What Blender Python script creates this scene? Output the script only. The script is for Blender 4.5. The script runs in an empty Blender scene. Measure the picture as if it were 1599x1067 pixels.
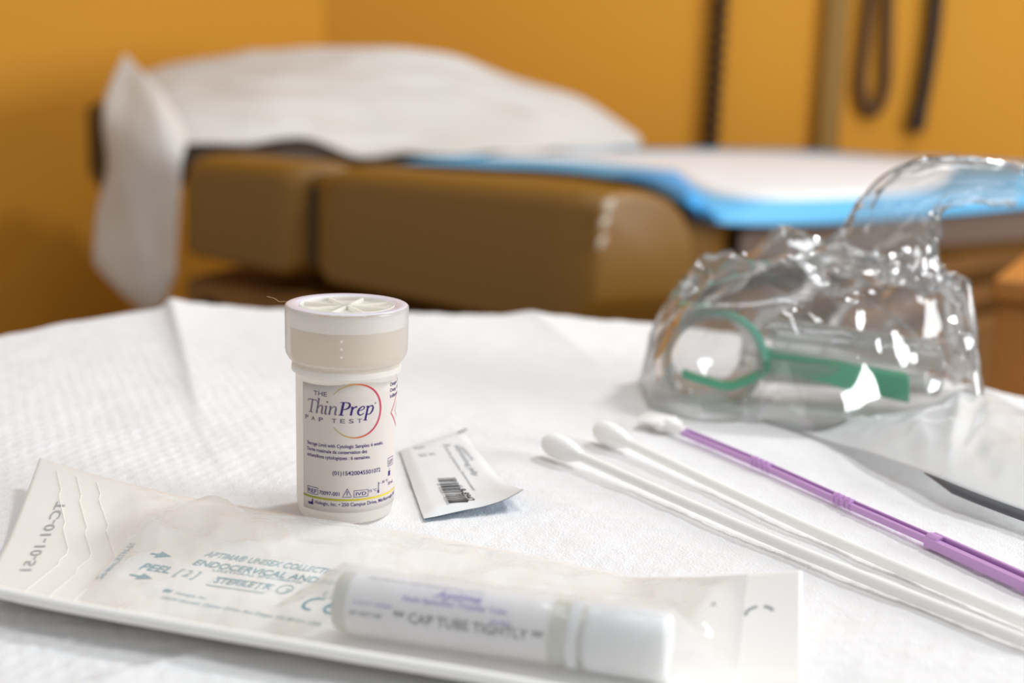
import bpy, bmesh, math, random
import numpy as np
from mathutils import Vector, Matrix
from mathutils.bvhtree import BVHTree
random.seed(7)
S = bpy.context.scene
COL = S.collection

# ------------------------------------------------------------------ camera, light, exposure
T = 0.80                                  # height of the paper covered table top
PITCH, ROLL, FPX = math.radians(11.7), math.radians(1.9), 2250.0
cam_d = bpy.data.cameras.new('camera')
cam = bpy.data.objects.new('camera', cam_d); COL.objects.link(cam)
CAM = Vector((0, 0, T + 0.147))
ROT = Matrix.Rotation(math.pi/2 - PITCH, 3, 'X') @ Matrix.Rotation(ROLL, 3, 'Z')
cam.matrix_world = Matrix.Translation(CAM) @ ROT.to_4x4()
cam_d.sensor_width = 36.0
cam_d.lens = FPX/1599*36.0
cam_d.clip_start = 0.02
cam_d.dof.use_dof = True
cam_d.dof.focus_distance = 0.436
cam_d.dof.aperture_fstop = 7.0
cam_d.dof.aperture_blades = 7
S.camera = cam

w = bpy.data.worlds.new('room_light'); S.world = w; w.use_nodes = True
w.node_tree.nodes['Background'].inputs[0].default_value = (0.97, 0.985, 1.0, 1)
w.node_tree.nodes['Background'].inputs[1].default_value = 0.38

def area(name, loc, target, sx, sy, power, color):
    d = bpy.data.lights.new(name, 'AREA'); d.shape = 'RECTANGLE'; d.size = sx; d.size_y = sy
    d.energy = power; d.color = color
    o = bpy.data.objects.new(name, d); COL.objects.link(o); o.location = loc
    o.rotation_euler = (Vector(target)-Vector(loc)).to_track_quat('-Z', 'Y').to_euler()
    return o
area('ceiling_panel_light', (1.0, 1.25, 2.3), (0.1, 0.7, 0.8), 0.28, 0.28, 15, (0.95, 0.98, 1.0))
area('ceiling_panel_light', (0.25, 0.32, 2.40), (0.22, 0.36, 0.8), 0.35, 1.1, 8.5, (0.95, 0.98, 1.0))
area('side_fill_light', (2.0, 0.15, 1.30), (0.2, 1.2, 0.85), 0.9, 0.8, 36, (0.95, 0.98, 1.0))  # soft side light added from the right to brighten the cushion end

S.view_settings.view_transform = 'Standard'
S.view_settings.look = 'None'
S.view_settings.gamma = 1.0
S.view_settings.use_curve_mapping = False
S.view_settings.exposure = 0.0
S.cycles.use_denoising = True
S.cycles.transparent_max_bounces = 24
S.cycles.max_bounces = 10

# ------------------------------------------------------------------ helpers
def ray(px, py):
    return ROT @ Vector(((px-799.5)/FPX, -(py-533.5)/FPX, -1.0))
def P(px, py, z=T):
    d = ray(px, py); return CAM + d*((z-CAM.z)/d.z)
def D(px, py, Y):
    d = ray(px, py); return CAM + d*(Y/d.y)

def lin(c):
    return tuple(((v/255)/12.92 if v/255 <= .04045 else ((v/255+.055)/1.055)**2.4) for v in c)
def mat(name, rgb, rough=.5, spec=.5, metal=0, bump=None, var=None, sss=0, trans=0, coat=0):
    m = bpy.data.materials.new(name); m.use_nodes = True
    nt = m.node_tree; b = nt.nodes['Principled BSDF']
    c = lin(rgb)
    b.inputs['Base Color'].default_value = (*c, 1)
    b.inputs['Roughness'].default_value = rough
    b.inputs['Specular IOR Level'].default_value = spec
    b.inputs['Metallic'].default_value = metal
    b.inputs['Coat Weight'].default_value = coat
    if sss:
        b.inputs['Subsurface Weight'].default_value = sss
        b.inputs['Subsurface Radius'].default_value = (.006, .005, .004)
        b.inputs['Subsurface Scale'].default_value = 1.0
    if trans: b.inputs['Transmission Weight'].default_value = trans
    tc = nt.nodes.new('ShaderNodeTexCoord')
    if var:
        sc, amt = var
        n = nt.nodes.new('ShaderNodeTexNoise'); n.inputs['Scale'].default_value = sc
        n.inputs['Detail'].default_value = 4
        nt.links.new(tc.outputs['Object'], n.inputs['Vector'])
        r = nt.nodes.new('ShaderNodeValToRGB')
        r.color_ramp.elements[0].position = .3; r.color_ramp.elements[1].position = .7
        r.color_ramp.elements[0].color = (*[v*(1-amt) for v in c], 1)
        r.color_ramp.elements[1].color = (*[min(1, v*(1+amt)) for v in c], 1)
        nt.links.new(n.outputs['Fac'], r.inputs[0]); nt.links.new(r.outputs[0], b.inputs['Base Color'])
    if bump:
        sc, st, dist = bump
        n = nt.nodes.new('ShaderNodeTexNoise'); n.inputs['Scale'].default_value = sc
        n.inputs['Detail'].default_value = 5
        nt.links.new(tc.outputs['Object'], n.inputs['Vector'])
        bp = nt.nodes.new('ShaderNodeBump'); bp.inputs['Strength'].default_value = st
        bp.inputs['Distance'].default_value = dist
        nt.links.new(n.outputs['Fac'], bp.inputs['Height']); nt.links.new(bp.outputs[0], b.inputs['Normal'])
    return m

def film(name, tint, haze, gloss_rough, ior=1.5, boost=1.0, haze_rgb=(245, 245, 245), base=.02):
    """thin clear plastic: see-through, a little milky, fresnel gloss"""
    m = bpy.data.materials.new(name); m.use_nodes = True
    nt = m.node_tree; nt.nodes.clear()
    out = nt.nodes.new('ShaderNodeOutputMaterial')
    tr = nt.nodes.new('ShaderNodeBsdfTransparent'); tr.inputs[0].default_value = (*tint, 1)
    df = nt.nodes.new('ShaderNodeBsdfDiffuse'); df.inputs[0].default_value = (*lin(haze_rgb), 1)
    tl = nt.nodes.new('ShaderNodeBsdfTranslucent'); tl.inputs[0].default_value = (*lin(haze_rgb), 1)
    dm = nt.nodes.new('ShaderNodeMixShader'); dm.inputs[0].default_value = .5
    nt.links.new(df.outputs[0], dm.inputs[1]); nt.links.new(tl.outputs[0], dm.inputs[2])
    m1 = nt.nodes.new('ShaderNodeMixShader'); m1.inputs[0].default_value = haze
    nt.links.new(tr.outputs[0], m1.inputs[1]); nt.links.new(dm.outputs[0], m1.inputs[2])
    gl = nt.nodes.new('ShaderNodeBsdfGlossy'); gl.inputs['Roughness'].default_value = gloss_rough
    lw = nt.nodes.new('ShaderNodeLayerWeight'); lw.inputs['Blend'].default_value = .22
    ma = nt.nodes.new('ShaderNodeMath'); ma.operation = 'MULTIPLY_ADD'; ma.use_clamp = True
    ma.inputs[1].default_value = boost; ma.inputs[2].default_value = base
    nt.links.new(lw.outputs['Fresnel'], ma.inputs[0])
    m2 = nt.nodes.new('ShaderNodeMixShader')
    nt.links.new(ma.outputs[0], m2.inputs[0]); nt.links.new(m1.outputs[0], m2.inputs[1]); nt.links.new(gl.outputs[0], m2.inputs[2])
    nt.links.new(m2.outputs[0], out.inputs[0])
    return m

def ramp_mat(name, stops, x0, x1, rough=.4):
    """ink whose own colour runs along the object's X from x0 to x1"""
    m = bpy.data.materials.new(name); m.use_nodes = True
    nt = m.node_tree; b = nt.nodes['Principled BSDF']; b.inputs['Roughness'].default_value = rough
    tc = nt.nodes.new('ShaderNodeTexCoord'); sp = nt.nodes.new('ShaderNodeSeparateXYZ')
    mr = nt.nodes.new('ShaderNodeMapRange'); mr.inputs[1].default_value = x0; mr.inputs[2].default_value = x1
    r = nt.nodes.new('ShaderNodeValToRGB')
    el = r.color_ramp.elements
    while len(el) < len(stops): el.new(.5)
    for e, (p, c) in zip(el, stops): e.position = p; e.color = (*lin(c), 1)
    nt.links.new(tc.outputs['Object'], sp.inputs[0]); nt.links.new(sp.outputs[0], mr.inputs[0])
    nt.links.new(mr.outputs[0], r.inputs[0]); nt.links.new(r.outputs[0], b.inputs['Base Color'])
    return m

class MB:
    def __init__(s): s.v = []; s.f = []; s.mi = []; s.mats = []
    def idx(s, m):
        if m not in s.mats: s.mats.append(m)
        return s.mats.index(m)
    def add(s, verts, faces, m=None):
        o = len(s.v); s.v += [tuple(v) for v in verts]
        s.f += [tuple(i+o for i in f) for f in faces]
        s.mi += [s.idx(m) if m else 0]*len(faces)
        return s
    def grid(s, rows, m=None, close=False):
        n = len(rows[0]); vs = [p for r in rows for p in r]; fs = []
        for i in range(len(rows)-1):
            for j in range(n if close else n-1):
                k = (j+1) % n
                fs.append((i*n+j, i*n+k, (i+1)*n+k, (i+1)*n+j))
        return s.add(vs, fs, m)
    def lathe(s, prof, seg=64, m=None, rib=None):
        rows = []
        for r, z in prof:
            row = []
            for k in range(seg):
                a = 2*math.pi*k/seg
                rr = r*(1+(rib(k, r, z) if rib else 0))
                row.append((rr*math.sin(a), -rr*math.cos(a), z))
            rows.append(row)
        rows = rows[::-1] if False else rows
        return s.grid(rows, m, close=True)
    def box(s, c, d, m=None, mat4=None):
        x, y, z = c; a, b, e = d[0]/2, d[1]/2, d[2]/2
        vs = [Vector((x+i*a, y+j*b, z+k*e)) for k in (-1, 1) for j in (-1, 1) for i in (-1, 1)]
        if mat4: vs = [mat4 @ v for v in vs]
        return s.add(vs, [(0, 2, 3, 1), (4, 5, 7, 6), (0, 1, 5, 4), (2, 6, 7, 3), (0, 4, 6, 2), (1, 3, 7, 5)], m)
    def prism(s, poly, z0, z1, m=None):
        n = len(poly)
        vs = [(p[0], p[1], z0) for p in poly]+[(p[0], p[1], z1) for p in poly]
        return s.add(vs, [tuple(range(n))[::-1], tuple(range(n, 2*n))]+[(i, (i+1) % n, (i+1) % n+n, i+n) for i in range(n)], m)
    def tube(s, pts, rad, seg=12, m=None, cap=True):
        pts = [Vector(p) for p in pts]
        rads = rad if isinstance(rad, (list, tuple)) else [rad]*len(pts)
        rows = []; up = None
        for i, p in enumerate(pts):
            t = (pts[min(i+1, len(pts)-1)]-pts[max(i-1, 0)]).normalized()
            if up is None:
                up = t.orthogonal().normalized()
            else:
                up = (up - t*up.dot(t)).normalized()
            sd = t.cross(up)
            rows.append([p+(up*math.cos(2*math.pi*k/seg)+sd*math.sin(2*math.pi*k/seg))*rads[i] for k in range(seg)])
        o = len(s.v)
        s.grid(rows, m, close=True)
        if cap:
            n = len(rows)
            s.f.append(tuple(o+k for k in range(seg))[::-1]); s.mi.append(s.idx(m) if m else 0)
            s.f.append(tuple(o+(n-1)*seg+k for k in range(seg))); s.mi.append(s.idx(m) if m else 0)
        return s
    def build(s, name, m=None, parent=None, smooth=True, loc=None, bevel=0, solid=0, angle=40, sub=0, seg=3):
        me = bpy.data.meshes.new(name)
        vs = [Vector(v) for v in s.v]
        if loc is not None: vs = [v-Vector(loc) for v in vs]
        me.from_pydata([tuple(v) for v in vs], [], s.f)
        for mm in (s.mats or ([m] if m else [])): me.materials.append(mm)
        if s.mats: me.polygons.foreach_set('material_index', s.mi)
        bm = bmesh.new(); bm.from_mesh(me); bmesh.ops.recalc_face_normals(bm, faces=bm.faces); bm.to_mesh(me); bm.free()
        me.update()
        o = bpy.data.objects.new(name, me); COL.objects.link(o)
        if loc is not None: o.location = loc
        if parent is not None:
            o.parent = parent
            if loc is not None: o.location = Vector(loc)-Vector(parent['base'])
        if smooth:
            me.polygons.foreach_set('use_smooth', [True]*len(me.polygons))
            try: me.set_sharp_from_angle(angle=math.radians(angle))
            except Exception: pass
        if solid:
            md = o.modifiers.new('thickness', 'SOLIDIFY'); md.thickness = solid; md.offset = 0
        if bevel:
            md = o.modifiers.new('bevel', 'BEVEL'); md.width = bevel; md.segments = seg; md.limit_method = 'ANGLE'
        if sub:
            md = o.modifiers.new('sub', 'SUBSURF'); md.levels = sub; md.render_levels = sub
        return o

def thing(name, label, cat, loc, group=None):
    o = bpy.data.objects.new(name, None); COL.objects.link(o); o.location = loc
    o.empty_display_size = .01
    o['label'] = label; o['category'] = cat; o['base'] = tuple(loc)
    if group: o['group'] = group
    return o
def tag(o, label, cat, group=None):
    o['label'] = label; o['category'] = cat
    if group: o['group'] = group
    return o
def structure(o):
    o['kind'] = 'structure'; return o

def lerp(a, b, t): return a+(b-a)*t
def pl(pts, x):
    """piecewise linear: pts [(x, v...)]"""
    xs = [p[0] for p in pts]
    return [float(np.interp(x, xs, [p[k] for p in pts])) for k in range(1, len(pts[0]))]
def spline(pts, n):
    """catmull-rom through 3D points"""
    pts = [Vector(p) for p in pts]; out = []
    q = [pts[0]*2-pts[1]]+pts+[pts[-1]*2-pts[-2]]
    segs = len(pts)-1
    for i in range(n):
        u = i/(n-1)*segs; k = min(int(u), segs-1); t = u-k
        a, b, c, d = q[k:k+4]
        out.append(.5*((2*b)+(c-a)*t+(2*a-5*b+4*c-d)*t*t+(3*b-a-3*c+d)*t**3))
    return out

def vnoise(x, y, seed=0):
    xi = np.floor(x).astype(np.int64); yi = np.floor(y).astype(np.int64); fx = x-xi; fy = y-yi
    fx = fx*fx*(3-2*fx); fy = fy*fy*(3-2*fy)
    def h(a, b):
        n = (a*374761393+b*668265263+seed*1442695041) & 0x7fffffff
        n = ((n ^ (n >> 13))*1274126177) & 0x7fffffff
        return ((n ^ (n >> 16)) & 0xffff)/65535.0
    return (h(xi, yi)*(1-fx)+h(xi+1, yi)*fx)*(1-fy)+(h(xi, yi+1)*(1-fx)+h(xi+1, yi+1)*fx)*fy
def vn(x, y, seed=0): return float(vnoise(np.array([x]), np.array([y]), seed)[0])
def ridged(x, y, seed=0): return 1-abs(2*vn(x, y, seed)-1)

# ---- writing: a flat mesh of text in the unit the caller wants
_txt = {}
def text_geo(body):
    if body in _txt: return _txt[body]
    c = bpy.data.curves.new('t', 'FONT'); c.body = body; c.resolution_u = 3; c.size = 1; c.offset = .012
    o = bpy.data.objects.new('t', c); COL.objects.link(o)
    dg = bpy.context.evaluated_depsgraph_get(); dg.update()
    me = bpy.data.meshes.new_from_object(o.evaluated_get(dg))
    vs = [(v.co.x, v.co.y) for v in me.vertices]; fs = [tuple(p.vertices) for p in me.polygons]
    bpy.data.objects.remove(o); bpy.data.curves.remove(c); bpy.data.meshes.remove(me)
    _txt[body] = (vs, fs); return vs, fs
CAPH = 0.73
def text2d(body, x0, x1, y0, caph, shear=0, weight=0):
    """text from x0 to x1 on baseline y0; caph = height of a capital"""
    vs, fs = text_geo(body)
    a = min(v[0] for v in vs); b = max(v[0] for v in vs)
    return [(x0+(v[0]-a)/(b-a)*(x1-x0)+shear*v[1]/CAPH*caph, y0+v[1]/CAPH*caph) for v in vs], fs
def stroke2d(pts, ws):
    if not isinstance(ws, (list, tuple)): ws = [ws]*len(pts)
    L = []; R_ = []
    for i, p in enumerate(pts):
        a = pts[max(i-1, 0)]; b = pts[min(i+1, len(pts)-1)]
        dx, dy = b[0]-a[0], b[1]-a[1]; l = math.hypot(dx, dy) or 1
        nx, ny = -dy/l*ws[i]/2, dx/l*ws[i]/2
        L.append((p[0]+nx, p[1]+ny)); R_.append((p[0]-nx, p[1]-ny))
    n = len(pts)
    return L+R_, [(i, i+1, n+i+1, n+i) for i in range(n-1)]

# ------------------------------------------------------------------ materials
M_wall = mat('ochre_wall_paint', (222, 154, 50), .75, .25, bump=(260, .15, .002))
M_floor = mat('floor_vinyl', (120, 95, 65), .5, .4, var=(6, .1))
M_paper = mat('embossed_table_paper', (237, 236, 236), .9, .15, bump=(1300, .55, .0006))
M_exam = mat('exam_paper', (246, 242, 237), .85, .2, bump=(60, .3, .004))
def add_translucency(m, fac):
    nt = m.node_tree; b = nt.nodes['Principled BSDF']; out = [n for n in nt.nodes if n.type == 'OUTPUT_MATERIAL'][0]
    tl = nt.nodes.new('ShaderNodeBsdfTranslucent'); tl.inputs[0].default_value = b.inputs['Base Color'].default_value
    mx = nt.nodes.new('ShaderNodeMixShader'); mx.inputs[0].default_value = fac
    nt.links.new(b.outputs[0], mx.inputs[1]); nt.links.new(tl.outputs[0], mx.inputs[2]); nt.links.new(mx.outputs[0], out.inputs[0])
M_vinyl = mat('tan_vinyl', (132, 92, 27), .38, .5, bump=(500, .1, .001))
M_vinyl_d = mat('brown_vinyl', (122, 100, 86), .5, .4, bump=(500, .1, .001))
M_lam = mat('brown_laminate', (136, 92, 42), .5, .4, var=(20, .08))
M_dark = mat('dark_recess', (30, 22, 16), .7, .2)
M_darkv = mat('dark_brown_plastic', (62, 46, 30), .55, .4)
M_blue = mat('blue_underpad_film', (104, 186, 232), .5, .4)
M_pad = mat('white_underpad_fleece', (240, 240, 242), .9, .1)
M_cable = mat('black_cable', (38, 28, 20), .5, .4)
M_rail = mat('olive_tan_trim', (150, 112, 52), .6, .3)
M_cab = mat('orange_wood', (184, 120, 52), .5, .4, var=(12, .08))
M_cotton = mat('cotton', (255, 253, 250), 1, .05, bump=(900, .5, .001))
M_shaft = mat('white_plastic_shaft', (255, 254, 251), .4, .4)
M_purple = mat('lilac_plastic', (205, 160, 214), .35, .5)
M_purple_d = mat('lilac_groove_shade', (158, 92, 180), .35, .5)  # darker copy of the lilac, paints the shade in the handle groove
M_cap = mat('milky_cap', (252, 250, 247), .35, .5)
M_capin = mat('inner_thread_band', (232, 218, 200), .4, .5)
M_body = mat('milky_vial', (252, 250, 246), .3, .5)
M_label = mat('label_stock', (238, 231, 226), .6, .3)
M_ink = mat('violet_ink', (58, 30, 112), .5, .3)
M_inkg = mat('grey_violet_ink', (112, 100, 122), .5, .3)
M_red = mat('red_ink', (200, 50, 70), .5, .3)
M_sachet = mat('sachet_laminate', (233, 238, 241), .38, .5)
M_sachet_b = mat('sachet_blue_underside', (96, 138, 170), .4, .5)
M_inkb = mat('dark_slate_ink', (50, 60, 66), .5, .3)
M_inkgrey = mat('pale_grey_ink', (168, 172, 176), .5, .3)
M_teal = mat('teal_ink', (60, 148, 164), .5, .3)
M_tealp = mat('pale_teal_ink', (140, 180, 188), .5, .3)
M_back = mat('peel_paper', (249, 247, 243), .6, .3, bump=(900, .1, .0006))
M_tubelabel = mat('tube_label', (240, 238, 240), .35, .5)
M_tubecap = mat('tube_cap', (236, 238, 240), .3, .5, sss=.3)
M_tube = mat('tube_plastic', (232, 231, 220), .15, .5, trans=.25)
M_violet = mat('violet_print', (140, 116, 205), .5, .3)
M_green = mat('green_plastic', (36, 226, 170), .3, .5)
M_greenl = mat('pale_green_plastic', (110, 232, 200), .3, .5)
M_tail = film('milky_pouch_film', (.95, .955, .96), .80, .12, boost=.5, base=.04, haze_rgb=(254, 255, 255))
M_tailp = mat('grey_print_band', (96, 98, 102), .3, .5)
F_pouch = film('pouch_film', (.995, .99, .985), .28, .09, boost=.45, base=.03, haze_rgb=(255, 255, 255))
F_bag = film('bag_film', (.965, .965, .965), .06, .09, boost=.9, base=.14)
F_clear = film('clear_plastic', (.92, .93, .92), .26, .08, boost=.6, base=.03)
F_cap = film('clear_cap_rim', (.92, .92, .97), .55, .15, boost=.5, haze_rgb=(235, 235, 242))
F_skirt = film('cap_shell', (.985, .98, .975), .42, .2, boost=.5, haze_rgb=(250, 248, 246))

add_translucency(M_exam, .35); add_translucency(M_body, .55); add_translucency(M_cap, .55); add_translucency(M_capin, .5); add_translucency(M_label, .35); add_translucency(M_green, .3)
# ------------------------------------------------------------------ the room
corner = (-0.33, 2.45)

def wall(name, a, b):
    a = Vector((*a, 0)); b = Vector((*b, 0)); d = (b-a).normalized(); n = Vector((-d.y, d.x, 0))*.08
    mb = MB(); mb.prism([a, b, b+n, a+n], 0, 2.5)
    return structure(mb.build(name, M_wall, smooth=False))
wall('wall_back', corner, (1.9, 2.25))
wall('wall_left', (-1.75, 1.25), corner)
structure(MB().prism([(-1.9, -.9), (1.95, -.9), (1.95, 2.5), (-1.9, 2.5)], -.05, 0).build('floor', M_floor, smooth=False))
# vertical corner trim strip on the back wall
def wall_y(x): return 2.45+(x-corner[0])*(2.25-2.45)/(1.9-corner[0])
def on_wall(px, py, off=.02):
    y = 2.3
    for _ in range(6): y = wall_y(D(px, py, y).x)-off
    return D(px, py, y)
a = on_wall(1306, 20); b = on_wall(1296, 230)
xc = (a.x+b.x)/2; yw = wall_y(xc)
structure(MB().box((xc, yw-.012, 1.25), (.036, .022, 2.4)).build('trim_1', M_rail, smooth=False, bevel=.004))

# ------------------------------------------------------------------ things hanging on the back wall
def helix(p0, p1, R, pitch, wire, n_per=12):
    p0 = Vector(p0); p1 = Vector(p1); L = (p1-p0).length; t = (p1-p0)/L
    u = t.orthogonal().normalized(); v = t.cross(u); turns = L/pitch
    n = int(turns*n_per)
    return [p0+t*(L*i/n)+(u*math.cos(2*math.pi*i/n_per)+v*math.sin(2*math.pi*i/n_per))*R for i in range(n+1)]
p0 = on_wall(1136, -150, .02); p1 = on_wall(1108, 262, .02); 
o = MB().tube(helix(p0, p1, .0095, .021, .005), .0060, 6).build('coiled_cord', M_cable)
tag(o, 'dark coiled cord hanging down the ochre back wall left of the looped tube', 'cord')
c0 = on_wall(1393, -220, .013); c1 = on_wall(1386, 60, .013); c2 = on_wall(1382, 140, .013); c3 = on_wall(1362, 176, .013)
c4 = on_wall(1346, 142, .013); c5 = on_wall(1352, 60, .013); c6 = on_wall(1385, -220, .018)
c6.x += .0
o = MB().tube(spline([c0, c1, c2, c3, c4, c5, c6], 60), .0088, 10).build('looped_tube', mat('brown_tubing', (84, 56, 30), .5, .4))
tag(o, 'dark looped rubber tube hanging on the back wall, its bend just above the bed', 'tube')
o = MB().tube(spline([on_wall(1470, -220, .016), on_wall(1462, 0, .016), on_wall(1447, 120, .016), on_wall(1430, 205, .016)], 30),
              [.0115]*26+[.013]*4, 12).build('hanging_cable', M_cable)
tag(o, 'thick black straight cable hanging on the back wall, rightmost of the hanging cords', 'cable')

# ------------------------------------------------------------------ the exam table
et = thing('exam_table', 'tan upholstered medical exam table with raised head end along the ochre walls', 'exam table', (0, 1.6, 0))
ET = Vector((0, 1.6, 0))
A = P(280, 243, .82); B = P(928, 300, .82)
L = (B-A).normalized(); W = Vector((.106, .058, 0)); 
def bolster(a, b, name, m=M_vinyl):
    prof = [(0, .716), (.0, .802), (.004, .812), (.013, .819), (.03, .822), (.06, .822), (.085, .816), (.104, .800), (.116, .775), (.120, .745), (.120, .716)]
    Wn = W.normalized(); rows = []
    n = 14
    for i in range(n+1):
        t = i/n; e = min(t, 1-t)*(b-a).length
        ins = 0 if e > .012 else (.012-e)**2/.012*.5
        ctr = lerp(a, b, t)
        row = []
        for wv, z in prof:
            ww = lerp(wv, .06, ins/.06); zz = lerp(z, .76, ins/.06)
            zz -= .028*max(0, min(1, (ctr-A).dot(L)/(B-A).length)) if zz < .72 else 0
            row.append(ctr+Wn*ww+Vector((0, 0, zz-ctr.z)))
        rows.append(row)
    mb = MB(); mb.grid(rows, None, close=True)
    k = len(prof)
    mb.f.append(tuple(range(k))[::-1]); mb.f.append(tuple(n*k+i for i in range(k))); mb.mi += [0, 0]
    o = mb.build(name, m, et, loc=None, bevel=.006, angle=50, seg=3)
    o.location = -ET
    return o
def part(mb, name, m, **k):
    o = mb.build(name, m, et, **k); o.location = -ET; return o
seam = lerp(A, B, .33)
bolster(A, seam-L*.012, 'side_cushion')
bolster(seam+L*.012, B, 'side_cushion')
part(MB().prism([(seam-L*.014)+W*.16, (seam+L*.014)+W*.16, (seam+L*.014)+W*.8, (seam-L*.014)+W*.8], .72, .80), 'cushion_seam', M_darkv, smooth=False)
Wn = W.normalized()
# seat slab behind the side cushion
f0 = P(1150, 352, .775); f1 = P(1610, 325, .775); f1 = f0+(f1-f0)*1.25
seat = [A+Wn*.115, B+Wn*.115-L*.05, f0+Vector((.05, .08, 0)), f1+Vector((.05, .08, 0)), Vector((.98, 2.10, 0)), Vector((.16, 2.20, 0)), Vector((-.16, 2.10, 0))]
part(MB().prism(seat, .715, .796), 'seat_cushion', M_vinyl, bevel=.012)
# lower foot section to the right
foot = [f0, f1, f1+Vector((.03, .12, 0)), f0+Vector((.06, .10, 0))]
part(MB().prism(foot, .733, .775), 'foot_cushion', M_vinyl_d, bevel=.010)
part(MB().prism([f0+Vector((-.035, .02, 0)), f0+Vector((.004, .02, 0)), f0+Vector((.03, .10, 0)), f0+Vector((-.035, .08, 0))], .715, .765), 'foot_gap_shade', M_darkv, bevel=.004)  # dark block painting the shadowed gap beside the foot cushion
# base
Bs = [A+Wn*.02-L*.02, B+Wn*.02-L*.05, B+Wn*.13-L*.05, f0+Vector((.06, .16, 0)), f1+Vector((.0, .16, 0)), Vector((.85, 2.0, 0)), Vector((.16, 2.14, 0)), Vector((-.16, 2.05, 0))]
part(MB().prism(Bs, .05, .687), 'base', M_lam, bevel=.006, smooth=False)
q0 = P(288, 424, .60); 
# dark drawer gap running along the base front
n_ = Vector((-Wn.x, -Wn.y, 0))
g0 = D(285, 424, (A.y)); 
g1 = Vector((lerp(A, B, .38).x, lerp(A, B, .38).y, .612))
ga = Vector((A.x, A.y, .665))+Wn*.018; gb = lerp(A, B, .30)+Wn*.018; gb.z = .640
mb = MB(); mb.tube([ga+L*.01, gb], .008, 8)
part(mb, 'drawer_gap', M_dark)
rail_a = A+Wn*.012; rail_b = B+Wn*.012-L*.05
mb = MB(); mb.prism([rail_a, rail_b, rail_b+Wn*.02, rail_a+Wn*.02], .655, .680)
part(mb, 'edge_rail', M_lam, bevel=.004, smooth=False)
# side rails under the foot end
for z in (.705, .665, .625):
    mb = MB(); mb.prism([f0+Vector((.14, .10, 0)), f1+Vector((0, .10, 0)), f1+Vector((0, .14, 0)), f0+Vector((.14, .14, 0))], z-.010, z+.010)
    part(mb, 'foot_slat', M_lam, bevel=.003, smooth=False)
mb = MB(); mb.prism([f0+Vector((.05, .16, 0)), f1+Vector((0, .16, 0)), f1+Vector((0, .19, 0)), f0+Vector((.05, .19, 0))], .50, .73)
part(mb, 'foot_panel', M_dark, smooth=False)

# backrest: a raised thick cushion, its top shape shared with the paper over it
crest = [(200, 130, 1.98), (300, 97, 1.98), (400, 88, 1.98), (480, 80, 1.98), (620, 82, 2.0), (720, 92, 2.04), (820, 125, 2.08), (900, 158, 2.12), (1000, 218, 2.16)]
near = [(172, 225, 1.66), (285, 232, 1.60), (400, 236, 1.64), (440, 222, 1.68), (500, 226, 1.70), (560, 250, P(560, 250, .802).y), (700, 249, P(700, 249, .802).y), (850, 243, P(850, 243, .802).y), (1000, 234, P(1000, 234, .802).y)]
mid = [(165, 150, 1.76), (285, 150, 1.76), (430, 152, 1.78), (560, 165, 1.86), (700, 172, 1.93), (850, 190, 2.0), (1000, 228, 2.12)]
def rowpts(tab, n, dx=0):
    xs = np.linspace(tab[0][0], tab[-1][0], n)
    ctrl = []
    for x in xs:
        y, Y = pl(tab, x); ctrl.append(D(x, y, Y))
    # smooth
    for _ in range(2):
        ctrl = [ctrl[0]]+[(ctrl[i-1]+ctrl[i]*2+ctrl[i+1])/4 for i in range(1, n-1)]+[ctrl[-1]]
    return ctrl
NB = 60
rn, rm, rc = rowpts(near, NB), rowpts(mid, NB), rowpts(crest, NB)
def dome_rows(off=0, nv=26, wr=0.0):
    rows = []
    for i in range(nv):
        t = i/(nv-1)*1.0
        row = []
        for j in range(NB):
            a, b, c = rn[j], rm[j], rc[j]
            if t <= .8:
                s = t/.8
                # quadratic passing through a, b (s=.5), c
                p = a*(1-s)*(1-2*s)+b*4*s*(1-s)+c*s*(2*s-1)
            else:
                s = (t-.8)/.2; p = c+Vector((0, .10*s, -.16*s*s))
            wz = wr*(ridged(j*.11+i*.10, i*.25-j*.04, 3)-.5)+wr*.6*(ridged(j*.05, i*.5, 9)-.5)
            row.append(p+Vector((0, -wz*.3, wz-off)))
        rows.append(row)
    return rows
rows = dome_rows(.004)
under = [[Vector((p.x, p.y, max(p.z-.055, .800))) for p in r] for r in rows]
mb = MB(); mb.grid(rows); mb.grid(under)
nv = len(rows)
edge = [rows[0], under[0]]; mb.grid(edge); mb.grid([rows[-1], under[-1]])
mb.grid([[r[0] for r in rows], [r[0] for r in under]]); mb.grid([[r[-1] for r in rows], [r[-1] for r in under]])
part(mb, 'backrest_cushion', M_darkv)
# padded end of the headrest sticking out past the paper
h0 = D(128, 236, 1.70)
mb = MB(); mb.box((0, 0, 0), (.055, .20, .10), None, Matrix.Translation(h0+Vector((.014, .09, 0))) @ Matrix.Rotation(math.radians(20), 4, 'Z'))
part(mb, 'headrest_end', M_darkv, bevel=.014, seg=4)

# shiny highlights painted as pale nubs on the cushion's near top corner
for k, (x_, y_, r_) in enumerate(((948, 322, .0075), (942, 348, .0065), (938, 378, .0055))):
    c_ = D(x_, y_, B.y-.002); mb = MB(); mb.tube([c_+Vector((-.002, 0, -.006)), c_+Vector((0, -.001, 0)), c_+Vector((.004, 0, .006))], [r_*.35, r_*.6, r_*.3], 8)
    part(mb, 'corner_glint', mat('pale_glint_vinyl', (225, 212, 190), .25, .7))

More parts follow.
